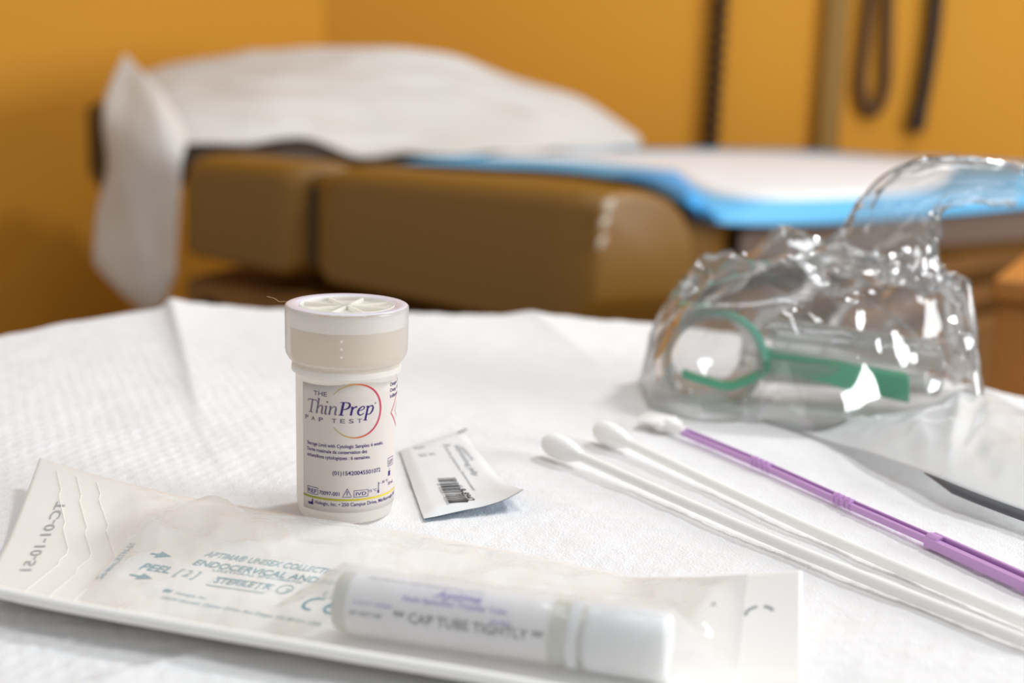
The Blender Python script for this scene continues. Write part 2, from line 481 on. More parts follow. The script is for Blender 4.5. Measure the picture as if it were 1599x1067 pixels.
# paper over the backrest with a flap hanging over the near left side
mb = MB()
mb.grid(dome_rows(-.002, 40, .010))
flap = [[(196, 84, 1.74), (208, 98, 1.72), (228, 118, 1.69), (255, 150, 1.66), (292, 210, 1.62)],
        [(172, 132, 1.70), (198, 145, 1.68), (222, 160, 1.65), (250, 190, 1.61), (288, 228, 1.59)],
        [(160, 185, 1.66), (188, 205, 1.63), (216, 222, 1.60), (250, 245, 1.575), (282, 262, 1.555)],
        [(166, 260, 1.64), (190, 280, 1.60), (215, 300, 1.58), (248, 316, 1.56), (278, 326, 1.54)],
        [(150, 330, 1.63), (180, 348, 1.60), (212, 366, 1.57), (246, 382, 1.555), (272, 396, 1.53)],
        [(144, 392, 1.62), (176, 416, 1.59), (206, 438, 1.57), (240, 446, 1.55), (270, 434, 1.53)],
        [(146, 412, 1.62), (180, 448, 1.59), (212, 476, 1.57), (238, 486, 1.55), (258, 470, 1.53)]]
fl = [[D(*q) for q in r] for r in flap]
fine = []
cols = list(zip(*[spline(r, 24) for r in fl]))
colsf = [spline(c, 36) for c in cols]
for i in range(36):
    row = []
    for j in range(24):
        p = colsf[j][i]
        wv = .022*(ridged(i*.085+j*.045, j*.03, 5)-.5)
        row.append(p+Vector((wv*.4, -wv, 0)))
    fine.append(row)
mb.grid(fine)
o = mb.build('exam_paper', M_exam, smooth=True, solid=.0008, angle=80)
tag(o, 'crumpled white exam paper over the raised head of the exam table, one flap hanging left', 'paper')

# flat exam paper over the seat
sp = [P(560, 247, .7995), P(820, 262, .7995), P(1010, 280, .7995), P(1120, 300, .7995), P(1480, 285, .7995), P(1720, 285, .7995), P(1600, 256, .7995), P(1100, 231, .7995), P(820, 232, .7995), P(620, 240, .7995)]
o = MB().prism(sp, .7972, .7984).build('seat_paper', M_exam, smooth=False)
tag(o, 'flat white paper sheet lying under the blue underpad on the exam table', 'paper')

# blue and white underpad
outer_n = [(622, 252), (760, 259), (900, 268), (1000, 290), (1060, 318), (1105, 346), (1230, 353), (1400, 342), (1610, 323), (1800, 306)]
inner_n = [(745, 247), (830, 250), (940, 256), (1040, 268), (1085, 292), (1132, 308), (1240, 313), (1400, 304), (1448, 297), (1475, 285)]
inner_f = [(800, 242), (860, 240), (960, 238), (1060, 237), (1120, 237), (1180, 237), (1260, 240), (1380, 247), (1460, 252), (1500, 256)]
outer_f = [(700, 243), (850, 235), (960, 233), (1050, 232), (1120, 232), (1190, 233), (1270, 236), (1390, 244), (1530, 250), (1800, 266)]
def zpad(k, near_): 
    return .829 if not near_ else [.829, .829, .829, .828, .824, .808, .803, .803, .803, .803][k]
def prow(tab, z):
    pts = [P(x, y, z if not callable(z) else z(i)) for i, (x, y) in enumerate(tab)]
    return spline(pts, 60)
r0 = prow(outer_n, lambda i: [.803, .803, .803, .803, .800, .784, .779, .779, .779, .779][i])
r1 = prow(inner_n, lambda i: [.804, .804, .804, .804, .804, .803, .803, .803, .803, .803][i])
r2 = prow(inner_f, .804); r3 = prow(outer_f, .803)
def sub_rows(a, b, n, bulge=0):
    out = []
    for i in range(n+1):
        t = i/n; out.append([lerp(p, q, t)+Vector((0, 0, bulge*math.sin(math.pi*t)+.0015*(vn(k*.3, i*.8, 4)-.5))) for k, (p, q) in enumerate(zip(a, b))])
    return out
up = thing('underpad', 'blue bordered white disposable underpad spread on the exam table seat', 'underpad', tuple(P(1150, 290, .80)))
UP = Vector(up['base'])
mb = MB(); mb.grid(sub_rows(r0, r1, 6, .002)); mb.grid(sub_rows(r2, r3, 3))
mb.grid([[lerp(r1[0], r2[0], t) for t in (0, .5, 1)], [lerp(r0[0], r3[0], t) for t in (0, .5, 1)]])
mb.grid([[lerp(r1[-1], r2[-1], t) for t in (0, .5, 1)], [lerp(r0[-1], r3[-1], t) for t in (0, .5, 1)]])
o = mb.build('blue_border', M_blue, up, solid=.0012); o.location = -UP
o = MB().grid(sub_rows(r1, r2, 8, .002)).build('fleece', M_pad, up, solid=.0016); o.location = -UP
# turned-over corner
mb = MB(); mb.grid([spline([P(945, 275, .806), P(1010, 285, .809), P(1070, 318, .806), P(1112, 347, .784)], 16),
                    spline([P(985, 268, .811), P(1045, 278, .815), P(1085, 308, .811), P(1122, 345, .786)], 16),
                    spline([P(1055, 268, .807), P(1068, 280, .809), P(1092, 306, .806), P(1128, 342, .786)], 16)])
o = mb.build('turned_corner', mat('blue_film_dark', (70, 172, 240), .5, .4), up, solid=.001); o.location = -UP

# ------------------------------------------------------------------ wooden cabinet at the right edge
q = D(1550, 430, 1.02)
cb = thing('cabinet', 'orange brown wooden cabinet at the right edge behind the table', 'cabinet', (q.x, q.y, 0))
cb.rotation_euler = (0, 0, math.radians(-27))
MB().box((.14, .12, (q.z-.02)/2), (.27, .23, q.z-.02)).build('body', M_cab, cb, smooth=False, bevel=.002)
MB().box((.14, .12, q.z-.0105), (.28, .24, .018)).build('top', M_cab, cb, smooth=False, bevel=.004)

# ------------------------------------------------------------------ the table with its paper
back = [(-.60, .40), (-.46, .56), (-.40, .60), (P(0, 520).x, P(0, 520).y), (P(130, 494).x, P(130, 494).y), (P(260, 474).x, P(260, 474).y), (P(450, 477).x, P(450, 477).y),
        (P(820, 488).x, P(820, 488).y), (P(1020, 500).x, P(1020, 500).y), (.155, .745), (P(1500, 592).x, P(1500, 592).y), (P(1599, 613).x, P(1599, 613).y), (.36, .50), (.45, .36)]
XL, XR, YN = -.42, .40, .10
bx = np.array([p[0] for p in back]); by = np.array([p[1] for p in back])
def line_d(x, y, p, q):
    """signed distance (right side positive) and position along the segment p>q"""
    dx, dy = q.x-p.x, q.y-p.y; l = math.hypot(dx, dy)
    t = ((x-p.x)*dx+(y-p.y)*dy)/l/l; d = ((x-p.x)*dy-(y-p.y)*dx)/l
    return d, t
c1a, c1b = P(262, 470), P(322, 692)
c2a, c2b = P(822, 486), P(975, 600)
c3a, c3b = P(-60, 1118), P(372, 1003)
c4a, c4b = P(640, 852), P(1060, 752)
c5a, c5b = P(322, 692), P(372, 742)
def paper_h(x, y):
    xx, yy = x*1000, y*1000
    row = np.floor(yy/7.0)
    u = xx/5.3+.5*(row % 2)+.25*vnoise(xx/14, yy/14, 2); v = yy/7.0
    cell = np.abs(np.sin(np.pi*u))**.6*np.abs(np.sin(np.pi*v))**.6
    strong = np.clip((-x-.02)/.10, 0.30, 1)
    h = -(1-cell)*.00075*strong
    h -= .0009*vnoise(xx/23, yy/23, 5)+.0004*vnoise(xx/8, yy/8, 6)+.00022*vnoise(xx/2.6, yy/2.6, 8)
    h += .0007
    # creases
    d, t = line_d(x, y, c1a, c1b); d = -d
    amp = np.clip(1.02-t, 0, 1)*.0060*(t > -.2)
    h += amp*np.where(d < 0, np.exp(-np.abs(d)/.026), np.exp(-np.abs(d)/.0016)) if False else amp*np.where(d > 0, np.exp(-d/.022), np.exp(d/.0022))
    d, t = line_d(x, y, c2a, c2b); d = -d
    amp = np.clip(1.05-t, 0, 1)*.0030*(t > -.3)
    h += amp*np.where(d > 0, np.exp(-d/.02), np.exp(d/.009))
    d, t = line_d(x, y, c3a, c3b)
    m_ = np.clip((1.0-t)*6, 0, 1)*np.clip((t+.3)*4, 0, 1)
    h += .0014*m_*np.where(d > 0, np.exp(-d/.02), np.exp(np.minimum(d, 0)/.0006))
    d, t = line_d(x, y, c4a, c4b); m_ = np.clip(t*5, 0, 1)*np.clip((1-t)*5, 0, 1)
    h += .0004*m_*np.exp(-np.abs(d)/.003)
    d, t = line_d(x, y, c5a, c5b); m_ = np.clip(t*5, 0, 1)*np.clip((1-t)*5, 0, 1)
    h += .0005*m_*np.exp(-np.abs(d)/.002)
    return h
NX, NY = 520, 380
xs = np.linspace(XL, XR, NX)
yb = np.interp(xs, bx, by)
yb = yb+.0012*np.sin(xs*1000/4.2)+.0008*np.sin(xs*1000/2.3+1)
v = np.linspace(0, 1, NY)
X = np.repeat(xs[None, :], NY, 0); Y = YN+v[:, None]*(yb[None, :]-YN)
Z = T+paper_h(X, Y)
# roll over at the back edge
edge_f = np.clip((Y-(yb[None, :]-.02))/.02, 0, 1)
Z = Z-.0035*edge_f**2*0.6
drape = []
for k in range(1, 9):
    s = k/8
    drape.append((X[-1], Y[-1]+.004*math.sin(s*math.pi/2)+.006*s*(np.sin(xs*60)+1), Z[-1]-.055*s-.002))
Xa = np.vstack([X]+[d[0][None] for d in drape]); Ya = np.vstack([Y]+[d[1][None] for d in drape]); Za = np.vstack([Z]+[d[2][None] for d in drape])
nr = Xa.shape[0]
co = np.stack([Xa, Ya, Za], -1).reshape(-1, 3)
ii, jj = np.meshgrid(np.arange(nr-1), np.arange(NX-1), indexing='ij')
k0 = (ii*NX+jj).ravel()
faces = np.stack([k0, k0+1, k0+NX+1, k0+NX], -1)
me = bpy.data.meshes.new('table_paper')
me.vertices.add(len(co)); me.vertices.foreach_set('co', co.ravel())
me.loops.add(faces.size); me.loops.foreach_set('vertex_index', faces.ravel().astype(np.int32))
me.polygons.add(len(faces)); me.polygons.foreach_set('loop_start', np.arange(0, faces.size, 4, dtype=np.int32))
me.polygons.foreach_set('use_smooth', np.ones(len(faces), dtype=bool))
me.update(calc_edges=True); me.validate()
me.materials.append(M_paper)
tp = bpy.data.objects.new('table_paper', me); COL.objects.link(tp)
tag(tp, 'white embossed paper sheet with creases covering the whole foreground table', 'paper')

tb = thing('side_table', 'small table in the foreground hidden under the white embossed paper', 'table', (0, .45, 0))
poly = []
for x_, y_ in [(p[0], p[1]) for p in back if XL < p[0] < XR]: poly.append((x_*.97, y_-.012-.45))
poly = [(XL+.01, YN+.01-.45), (XR-.01, YN+.01-.45), (XR-.01, float(np.interp(XR-.01, bx, by))-.012-.45)]+poly[::-1]+[(XL+.01, float(np.interp(XL+.01, bx, by))-.012-.45)]
MB().prism(poly, T-.032, T-.0068).build('tabletop', mat('grey_tabletop', (190, 188, 184), .5), tb, smooth=False, bevel=.003)
for lx, ly in ((-.3, -.25), (.3, -.25), (.2, .1), (-.2, .22)):
    mb = MB(); mb.tube([(lx, ly, 0), (lx, ly, T-.032)], .014, 16); mb.build('leg', mat('table_leg_metal', (150, 150, 150), .3, .5, 1), tb)

# ------------------------------------------------------------------ specimen vial
VB = P(539, 798); VB.z = T+.0002
vial = thing('specimen_vial', 'upright translucent white specimen vial with screw cap and violet printed label', 'vial', tuple(VB))
RB = .0156
def rz(z): return .01515+(.0157-.01515)*min(1, z/.045)
prof = [(0.0001, .0006), (.0118, .0006), (.0128, 0), (.0139, .0002), (.0146, .0014), (.01505, .0032)]+[(rz(z), z) for z in np.linspace(.005, .0455, 14)]+[(.0162, .0462), (.0163, .0472), (.0150, .0478), (.0150, .0500)]
mb = MB(); mb.lathe(prof, 96); mb.build('body', M_body, vial)
# collar under the cap
mb = MB(); mb.lathe([(.0151, .0485), (.0168, .0480), (.0170, .0470), (.0169, .0462), (.0158, .0457)], 96); mb.build('collar', M_cap, vial)
# cap
cap = MB()
def rib(k, r, z): return (.006 if k % 2 else 0) if (r > .0185 and .0526 < z < .0650) else 0
cap.lathe([(.0160, .0494), (.0168, .0490), (.0178, .0500), (.01865, .0515), (.01875, .0528), (.0189, .0640), (.0190, .0655), (.01895, .0662), (.0186, .0665)], 240, None, rib)
capo = cap.build('cap', F_skirt, vial, angle=60)
mb = MB(); mb.lathe([(.0150, .0600), (.0170, .0600), (.0171, .0590), (.0171, .0512), (.0168, .0500), (.0150, .0498)], 96); mb.build('thread_band', M_capin, capo)
mb = MB(); mb.lathe([(.0150, .0603), (.0176, .0603), (.0177, .0640), (.0176, .0650), (.0150, .0650)], 96); mb.build('inner_wall', M_cap, capo)
mb = MB(); mb.lathe([(.0186, .0665), (.0182, .0667), (.0150, .0664), (.0146, .0660)], 120); mb.build('rim_ring', mat('lavender_clear_rim', (226, 226, 242), .2, .6), capo)
mb = MB(); mb.lathe([(.0146, .0662), (.0144, .0665), (.0141, .0662), (.0139, .0652), (.0001, .0648)], 96)
for k in range(8):
    a_ = math.radians(22.5+45*k+8)
    mb.box((0, .0068, .0655), (.0008, .0136, .0014), None, Matrix.Rotation(a_, 4, 'Z'))
mb.tube([(0, 0, .0646), (0, 0, .0664)], .0016, 16)
M_disc = mat('ivory_disc', (254, 253, 248), .4, .4); add_translucency(M_disc, .5)
mb.build('spoked_disc', M_disc, capo)
# seam marks on the cap
mb = MB()
for k, a_ in enumerate((2,)):
    for z in (.0538, .0562, .0586):
        a2 = math.radians(a_); r = .01905
        mb.box((0, -r, z), (.0008, .0002, .0007), None, Matrix.Rotation(a2, 4, 'Z'))
mb.build('moulded_marks', M_cap, capo)
# label
def lab(s_, z_, off=.00012):
    a_ = s_/1000/RB; r = rz(z_/1000)+off
    return Vector((r*math.sin(a_), -r*math.cos(a_), z_/1000))
mb = MB()
ss = np.linspace(-13.5, 33, 60)
top_z = lambda s_: 44.0+1.2*math.exp(-((s_-6)/7)**2)
zz = np.linspace(0, 1, 14)
mb.grid([[lab(s_, 4.2+(top_z(s_)-4.2)*z_, .0001) for s_ in ss] for z_ in zz])
label_o = mb.build('label', M_label, vial, solid=.00008)
let = MB()
def wt(body, x0, x1, y0, h, m=M_ink, shear=0, tilt=0):
    vs, fs = text2d(body, x0, x1, y0, h, shear)
    let.add([lab(a_, b_+(a_-x0)*tilt, .0002) for a_, b_ in vs], fs, m)
def dense(pts, wd):
    o_, w_ = [pts[0]], [wd[0] if isinstance(wd, list) else wd]
    for i in range(1, len(pts)):
        n = max(1, int(math.dist(pts[i-1], pts[i])/.7)); wa = wd[i-1] if isinstance(wd, list) else wd; wb = wd[i] if isinstance(wd, list) else wd
        for k in range(1, n+1):
            t = k/n; o_.append((lerp(pts[i-1][0], pts[i][0], t), lerp(pts[i-1][1], pts[i][1], t))); w_.append(lerp(wa, wb, t))
    return o_, w_
def ws(pts, wd, m=M_ink):
    pts, wd = dense(pts, wd)
    vs, fs = stroke2d(pts, wd); let.add([lab(a_, b_, .0002) for a_, b_ in vs], fs, m)
def rect(x0, x1, y0, y1, wd=.16, m=M_ink):
    for a_, b_ in (((x0, y0), (x1, y0)), ((x1, y0), (x1, y1)), ((x1, y1), (x0, y1)), ((x0, y1), (x0, y0))): ws([a_, b_], wd, m)
def fill(pts, m=M_ink): let.add([lab(a_, b_, .0002) for a_, b_ in pts], [tuple(range(len(pts)))], m)
M_ring = ramp_mat('rainbow_ring_ink', [(0, (176, 178, 60)), (.35, (196, 150, 50)), (.6, (208, 96, 60)), (.85, (190, 44, 76))], -.002, .0118)
M_stripe = ramp_mat('green_yellow_stripe_ink', [(0, (140, 150, 28)), (.45, (176, 168, 24)), (1, (222, 198, 50))], -.012, .013)
wt('THE', -8.6, -4.0, 40.75, 1.45, M_inkg)
for ch, x0 in zip('PAPTEST', (-11.5, -8.8, -6.0, -1.75, .8, 3.4, 5.95)): wt(ch, x0-.72, x0+.72, 32.75, 1.35, M_inkg)
# italic serif word mark
def glyphs(word, x, y, sc, m, sh=.20, sx=1.0):
    TH, HR = .095, .04
    G = {'T': (.66, [([(.02, .62), (.06, .73), (.60, .73), (.66, .62)], HR*1.3), ([(.33, .73), (.33, .02)], TH), ([(.18, .015), (.48, .015)], HR)]),
         'h': (.50, [([(-.02, .84), (.08, .86)], HR), ([(.08, .86), (.08, 0)], TH), ([(.09, .26), (.18, .42), (.29, .49), (.37, .44), (.385, .32)], [HR, HR, .06, .08, TH]), ([(.385, .34), (.385, .06), (.42, .01), (.49, .05)], [TH, TH, .06, HR])]),
         'i': (.27, [([(0, .44), (.09, .49)], HR), ([(.10, .49), (.10, .06), (.14, .01), (.22, .05)], [TH, TH, .06, HR]), ([(.105, .66), (.105, .75)], .10)]),
         'n': (.52, [([(0, .44), (.08, .49)], HR), ([(.08, .49), (.08, 0)], TH), ([(.09, .26), (.18, .42), (.29, .49), (.38, .44), (.395, .32)], [HR, HR, .06, .08, TH]), ([(.395, .34), (.395, .06), (.43, .01), (.50, .05)], [TH, TH, .06, HR])]),
         'P': (.58, [([(-.02, .73), (.30, .73)], HR), ([(.15, .73), (.15, .02)], TH*1.25), ([(.02, .015), (.30, .015)], HR), ([(.28, .73), (.42, .70), (.50, .62), (.51, .53), (.46, .42), (.36, .35), (.20, .33)], [HR, .07, TH*1.1, TH*1.2, TH, .06, HR])]),
         'r': (.38, [([(0, .44), (.09, .49)], HR), ([(.09, .49), (.09, 0)], TH*1.15), ([(.10, .28), (.18, .43), (.27, .49), (.33, .45)], [HR, .05, .08, .10])]),
         'e': (.46, [([(.06, .25), (.22, .27), (.34, .34), (.36, .43), (.28, .49), (.18, .46), (.08, .34), (.05, .20), (.09, .07), (.19, .0), (.31, .03), (.40, .10)], [HR, HR, .05, .07, .05, .06, .09, TH*1.15, TH, .07, .05, HR])]),
         'p': (.52, [([(-.02, .44), (.08, .49)], HR), ([(.09, .49), (.09, -.30)], TH*1.15), ([(-.02, -.30), (.20, -.30)], HR), ([(.10, .34), (.22, .47), (.35, .47), (.42, .36), (.40, .18), (.31, .04), (.20, .0), (.10, .06)], [HR, .06, .08, TH*1.1, TH*1.1, .07, .05, HR])])}
    for ch in word:
        adv, st = G[ch]
        for pts, wd in st:
            pts = [(x+(p_[0]+sh*p_[1])*sc*sx, y+p_[1]*sc) for p_ in pts]
            wd = [q_*sc for q_ in wd] if isinstance(wd, list) else wd*sc
            ws(pts, wd, m)
        x += adv*sc*sx
    return x
glyphs('Thin', -11.6, 35.15, 5.6, M_inkg, sx=.98)
glyphs('Prep', -.6, 35.15, 5.6, M_ink, sx=1.02)
wt('®', 10.8, 11.3, 38.2, .5)
# open ring
cxr, czr, rr = 4.75, 36.45, 8.35
pts = []; wd = []
for k in range(61):
    a_ = math.radians(143-286*k/60); pts.append((cxr+rr*math.cos(a_), czr+rr*math.sin(a_))); wd.append(.12+.52*math.sin(math.pi*k/60))
ws(pts, wd, M_ring)
wt('Storage Limit with Cytologic Samples: 6 weeks.', -11.35, 14.5, 24.9, 1.15)
wt('Durée maximale de conservation des', -11.35, 8.5, 23.05, 1.15)
wt('échantillons cytologiques : 6 semaines.', -11.35, 9.6, 21.2, 1.15)
wt('(01)15420045501072', -2.2, 13.6, 16.3, 1.35)
wt('REF', -11.0, -7.5, 9.75, 1.25); rect(-11.3, -7.1, 9.35, 11.5)
wt('70097-001', -6.6, 0, 9.65, 1.25)
ws([(1.0, 9.3), (2.4, 12.0), (3.75, 9.3), (1.0, 9.3), (2.4, 12.0)], .17); fill([(2.28, 9.75), (2.48, 9.75), (2.52, 11.2), (2.24, 11.2)])
wt('IVD', 5.1, 8.5, 9.7, 1.1); rect(4.5, 9.05, 9.2, 11.3)
wt('15 °C', 9.4, 12.2, 10.3, .85)
ws([(12.95, 9.8), (13.0, 12.9)], .3); fill([(12.6, 9.5), (13.3, 9.5), (13.3, 10.4), (12.6, 10.4)]); ws([(12.8, 13.0), (13.3, 12.4)], .15)
wt('- 30 °C', 13.6, 17.6, 12.2, .85)
wt('20 mL', 17.6, 21.5, 10.9, 1.0)
pts = [(s_, 8.35) for s_ in np.linspace(-13.5, 30, 50)]; ws(pts, .62, M_stripe)
fill([(-11.0, 5.8), (-8.9, 5.8), (-8.9, 7.7), (-9.4, 7.7), (-9.4, 6.9), (-10.2, 6.5), (-11.0, 6.7)])
wt('Hologic, Inc. • 250 Campus Drive, Marlborough, MA 01752', -8.2, 28, 6.35, 1.2)
wt('LOT', 17.8, 20.4, 17.5, 1.4); rect(17.3, 20.9, 17.0, 19.6)
fill([(17.6, 13.8), (18.9, 13.8), (18.9, 15.4), (17.6, 15.4)]); ws([(18.25, 15.4), (18.25, 16.3)], .2)
for k, t_ in enumerate(('Danger. Flammable.', 'Dang. Inflammable', 'Inflammable. See')): wt(t_, 17.6, 32, 42.6-1.9*k, 1.15)
ws([(23.5, 39.4), (18.4, 34.0), (23.5, 28.6)], .4, M_red)
ws([(24.2, 36.4), (21.6, 34.0), (24.2, 31.4)], .2, M_inkg)
let.build('lettering', None, label_o)
# stray fibre on the rim
fb = spline([D(434, 467, .44), D(425, 465, .441), D(430, 470, .44), D(437, 472, .438), D(446, 472.5, .4355)], 24)
fb = spline([D(417, 463, .442), D(428, 466, .441), D(436, 471, .440), D(446, 471, .4400), D(455, 474, .4405)], 24)
o = MB().tube(fb, .00007, 5).build('stray_fibre', mat('pale_fibre', (222, 190, 140), .6), smooth=True)
tag(o, 'tiny pale stray fibre caught on the left rim of the specimen vial cap', 'fibre')

# ------------------------------------------------------------------ print on curved things: drop flat writing onto a surface
def bvh_of(objs):
    vs = []; fs = []
    for o in objs:
        off = len(vs)
        mw = Matrix.Translation(o.location) if o.parent is None else Matrix.Translation(Vector(o.parent['base'])+o.location)
        vs += [mw @ v_.co for v_ in o.data.vertices]; fs += [tuple(i+off for i in p_.vertices) for p_ in o.data.polygons]
    return BVHTree.FromPolygons(vs, fs)
def hit(bv, px, py, z=T+.002):
    d = ray(px, py).normalized(); r = bv.ray_cast(CAM, d)
    return r[0] if r[0] is not None else P(px, py, z)
class Print:
    """flat writing laid on a surface, in the surface's own direction"""
    def __init__(s, bv, lift=.00035, ys=1): s.bv = bv; s.mb = MB(); s.lift = lift; s.ys = ys
    def drop(s, p):
        r = s.bv.ray_cast(Vector((p.x, p.y, p.z+.06)), Vector((0, 0, -1)))
        return (r[0] if r[0] is not None else p)+Vector((0, 0, s.lift))
    def frame(s, a, b, up=None):
        a = hit(s.bv, *a); b = hit(s.bv, *b); ex = (b-a); ex.z = 0; L_ = ex.length; ex.normalize()
        ey = Vector((-ex.y, ex.x, 0))*s.ys
        return a, ex, ey, L_
    def text(s, body, a, b, h, m, shear=0, flip=False):
        o_, ex, ey, L_ = s.frame(a, b)
        vs, fs = text2d(body, 0, L_, 0, h, shear)
        if flip: vs = [(L_-x_, y_) for x_, y_ in vs]
        s.mb.add([s.drop(o_+ex*x_+ey*y_) for x_, y_ in vs], fs, m)
    def stroke(s, a, b, pts, wd, m, unit=.001):
        o_, ex, ey, L_ = s.frame(a, b)
        vs, fs = stroke2d(pts, wd); s.mb.add([s.drop(o_+ex*x_*unit+ey*y_*unit) for x_, y_ in vs], fs, m)
    def poly(s, a, b, pts, m, unit=.001):
        o_, ex, ey, L_ = s.frame(a, b)
        s.mb.add([s.drop(o_+ex*x_*unit+ey*y_*unit) for x_, y_ in pts], [tuple(range(len(pts)))], m)

# ------------------------------------------------------------------ sachet
sa, sb, sc_, sd = P(624, 702, T+.001), P(722, 671, T+.001), P(817, 770, T+.006), P(662, 811, T+.001)
sach = thing('gel_sachet', 'white lubricating jelly sachet with a barcode lying right of the vial', 'sachet', tuple((sa+sc_)/2*1.0-Vector((0, 0, .003))))
SB = Vector(sach['base'])
def sachet_surface(sign):
    rows = []
    for i in range(31):
        v_ = i/30; row = []
        for j in range(21):
            u_ = j/20
            p = lerp(lerp(sa, sb, u_), lerp(sd, sc_, u_), v_)
            e = min(min(u_, 1-u_)/.12, min(v_, 1-v_)/.08, 1)
            puff = .0006*(e*e*(3-2*e))
            curl = .0022*max(0, (v_-.75)/.25)**2*(u_*.9+.1)+.0007*math.sin(u_*math.pi)*v_
            base = T+.0006+curl+(.0042*max(0, (u_-.55)/.45)**2*max(0, (v_-.6)/.4))
            wz = .0003*(vn(u_*6, v_*10, 3)-.5)
            row.append(Vector((p.x, p.y, base+(puff*2.0 if sign > 0 else 0)+wz+(.0002 if sign > 0 else 0))))
        rows.append(row)
    return rows
o1 = MB().grid(sachet_surface(1)).build('face', M_sachet, sach); o1.location = -SB
o2 = MB().grid(sachet_surface(-1)).build('underside', M_sachet_b, sach); o2.location = -SB
o2['label'] = 'blue underside'
o1['label'] = 'white printed face'
bv = bvh_of([o1]); pr_ = Print(bv, .00012)
# text runs along the long side: away from the camera left to near right
pr_.text('lubricating jelly', (709, 696), (740, 744), .0022, M_inkgrey)
pr_.text('Sterile, greaseless, bacteriostatic', (694, 699), (739, 767), .0012, M_inkgrey)
pr_.text('SURGICAL', (717, 698), (737, 720), .0014, M_inkgrey)
pr_.text('Reorder HR', (705, 748), (720, 762), .0011, M_inkgrey)
pr_.text('9-8942', (715, 764), (731, 783), .0026, M_inkb)
bar_ = Print(bv, .00012)
o_, ex, ey, L_ = pr_.frame((683, 748), (701, 786))
x_ = 0.0
rnd = random.Random(3)
while x_ < L_:
    wd = rnd.choice((.0003, .0005, .0009, .0012)); 
    q_ = [(x_, 0), (x_+wd, 0), (x_+wd, .0062), (x_, .0062)]
    bar_.mb.add([pr_.drop(o_+ex*a_+ey*b_) for a_, b_ in q_], [(0, 1, 2, 3)], M_inkb)
    x_ += wd+rnd.choice((.0003, .0005, .0008))
pr_.text('0 0281-0205', (682, 756), (698, 789), .0009, M_inkgrey)
dm_ = Print(bv, .00012)
dm_.text('52W', (648, 702), (666, 700), .0032, M_inkgrey)
dm_.text('53 W', (657, 714), (683, 711), .0032, M_inkgrey)
pr_.stroke((714, 673), (728, 671), [(0, 0), (4.2, 0)], 1.4, M_inkb)
pr_.stroke((692, 696), (702, 696), [(0, 0), (2.6, 0)], 1.0, M_inkb)
o = pr_.mb.build('lettering', None, o1); o.location = (0, 0, 0)
o = dm_.mb.build('date_mark', None, o1); o.location = (0, 0, 0)
o = bar_.mb.build('barcode', None, o1); o.location = (0, 0, 0)

# ------------------------------------------------------------------ cotton swabs
def swab(tip_px, pts_px, label):
    pts = [P(x, y, z) for x, y, z in pts_px]
    tip = P(*tip_px, T+.0050)
    base = Vector((tip.x, tip.y, T))
    th = thing('cotton_swab', label, 'swab', tuple(base), 'long cotton tipped swabs')
    ax = spline([tip]+pts, 60)
    o = MB().tube([tip+(ax[1]-tip)*.3]+ax[1:], .00175, 14).build('shaft', M_shaft, th); o.location = -base
    d = (ax[3]-tip).normalized()
    rows_p = []; rads = []
    for t_, r in ((-.0052, .0003), (-.0050, .0016), (-.0042, .0029), (-.0028, .0037), (0, .0042), (.004, .0043), (.008, .0039), (.011, .0032), (.0135, .0025), (.0155, .0019)):
        rows_p.append(tip+d*(t_+.003)); rads.append(r)
    o = MB().tube(rows_p, rads, 24).build('cotton_tip', M_cotton, th); o.location = -base
    return th
zc = T+.0040
swab((858, 692), [(1215, 848, T+.0028), (1620, 1010, T+.0026)],
     'long white cotton tipped swab nearest the camera, its tip furthest left')
swab((938, 672), [(1250, 820, T+.0028), (1620, 980, T+.0026)],
     'long white cotton tipped swab between the nearest swab and the lilac brush')

# ------------------------------------------------------------------ lilac handled brush
bz = T+.0029
bp0 = P(1064, 673, bz)
bpts = spline([bp0, P(1190, 726, bz), P(1317, 783, bz), P(1458, 845, bz), P(1650, 932, bz)], 80)
BR = Vector((bp0.x, bp0.y, T))
br = thing('cervical_brush', 'lilac handled sampling brush with white broom head, right of the cotton swabs', 'brush', tuple(BR))
def cross_sweep(pts, wfun, hfun, wth):
    """plus shaped section swept along the points"""
    rows = []
    for i, p in enumerate(pts):
        t = (pts[min(i+1, len(pts)-1)]-pts[max(i-1, 0)]).normalized(); sd = t.cross(Vector((0, 0, 1))).normalized(); up_ = Vector((0, 0, 1))
        a_, h_ = wfun(i), hfun(i); w_ = wth
        sec = [(w_, w_), (w_, h_), (-w_, h_), (-w_, w_), (-a_, w_), (-a_, -w_), (-w_, -w_), (-w_, -h_), (w_, -h_), (w_, -w_), (a_, -w_), (a_, w_)]
        rows.append([p+sd*x_+up_*y_ for x_, y_ in sec])
    mb = MB(); mb.grid(rows, None, close=True)
    n = len(rows); mb.f += [tuple(range(12)), tuple((n-1)*12+k for k in range(12))]; mb.mi += [0, 0]
    return mb
def chan_sweep(pts, hw, hz, lip):
    """U channel: floor with two raised lips"""
    rows = []
    for i, p in enumerate(pts):
        t = (pts[min(i+1, len(pts)-1)]-pts[max(i-1, 0)]).normalized(); sd = t.cross(Vector((0, 0, 1))).normalized(); u_ = Vector((0, 0, 1))
        sec = [(hw, -hz), (hw, hz*.45), (hw*.05, hz*.6), (hw*.05, -hz*.3), (-hw*.5, -hz*.3), (-hw*.5, hz), (-hw, hz), (-hw, -hz)]
        rows.append([p+sd*x_+u_*y_ for x_, y_ in sec])
    n = len(rows); mb = MB(); mb.grid(rows, None, close=True)
    mb.f += [tuple(range(8)), tuple((n-1)*8+k for k in range(8))]; mb.mi += [0, 0]
    return mb
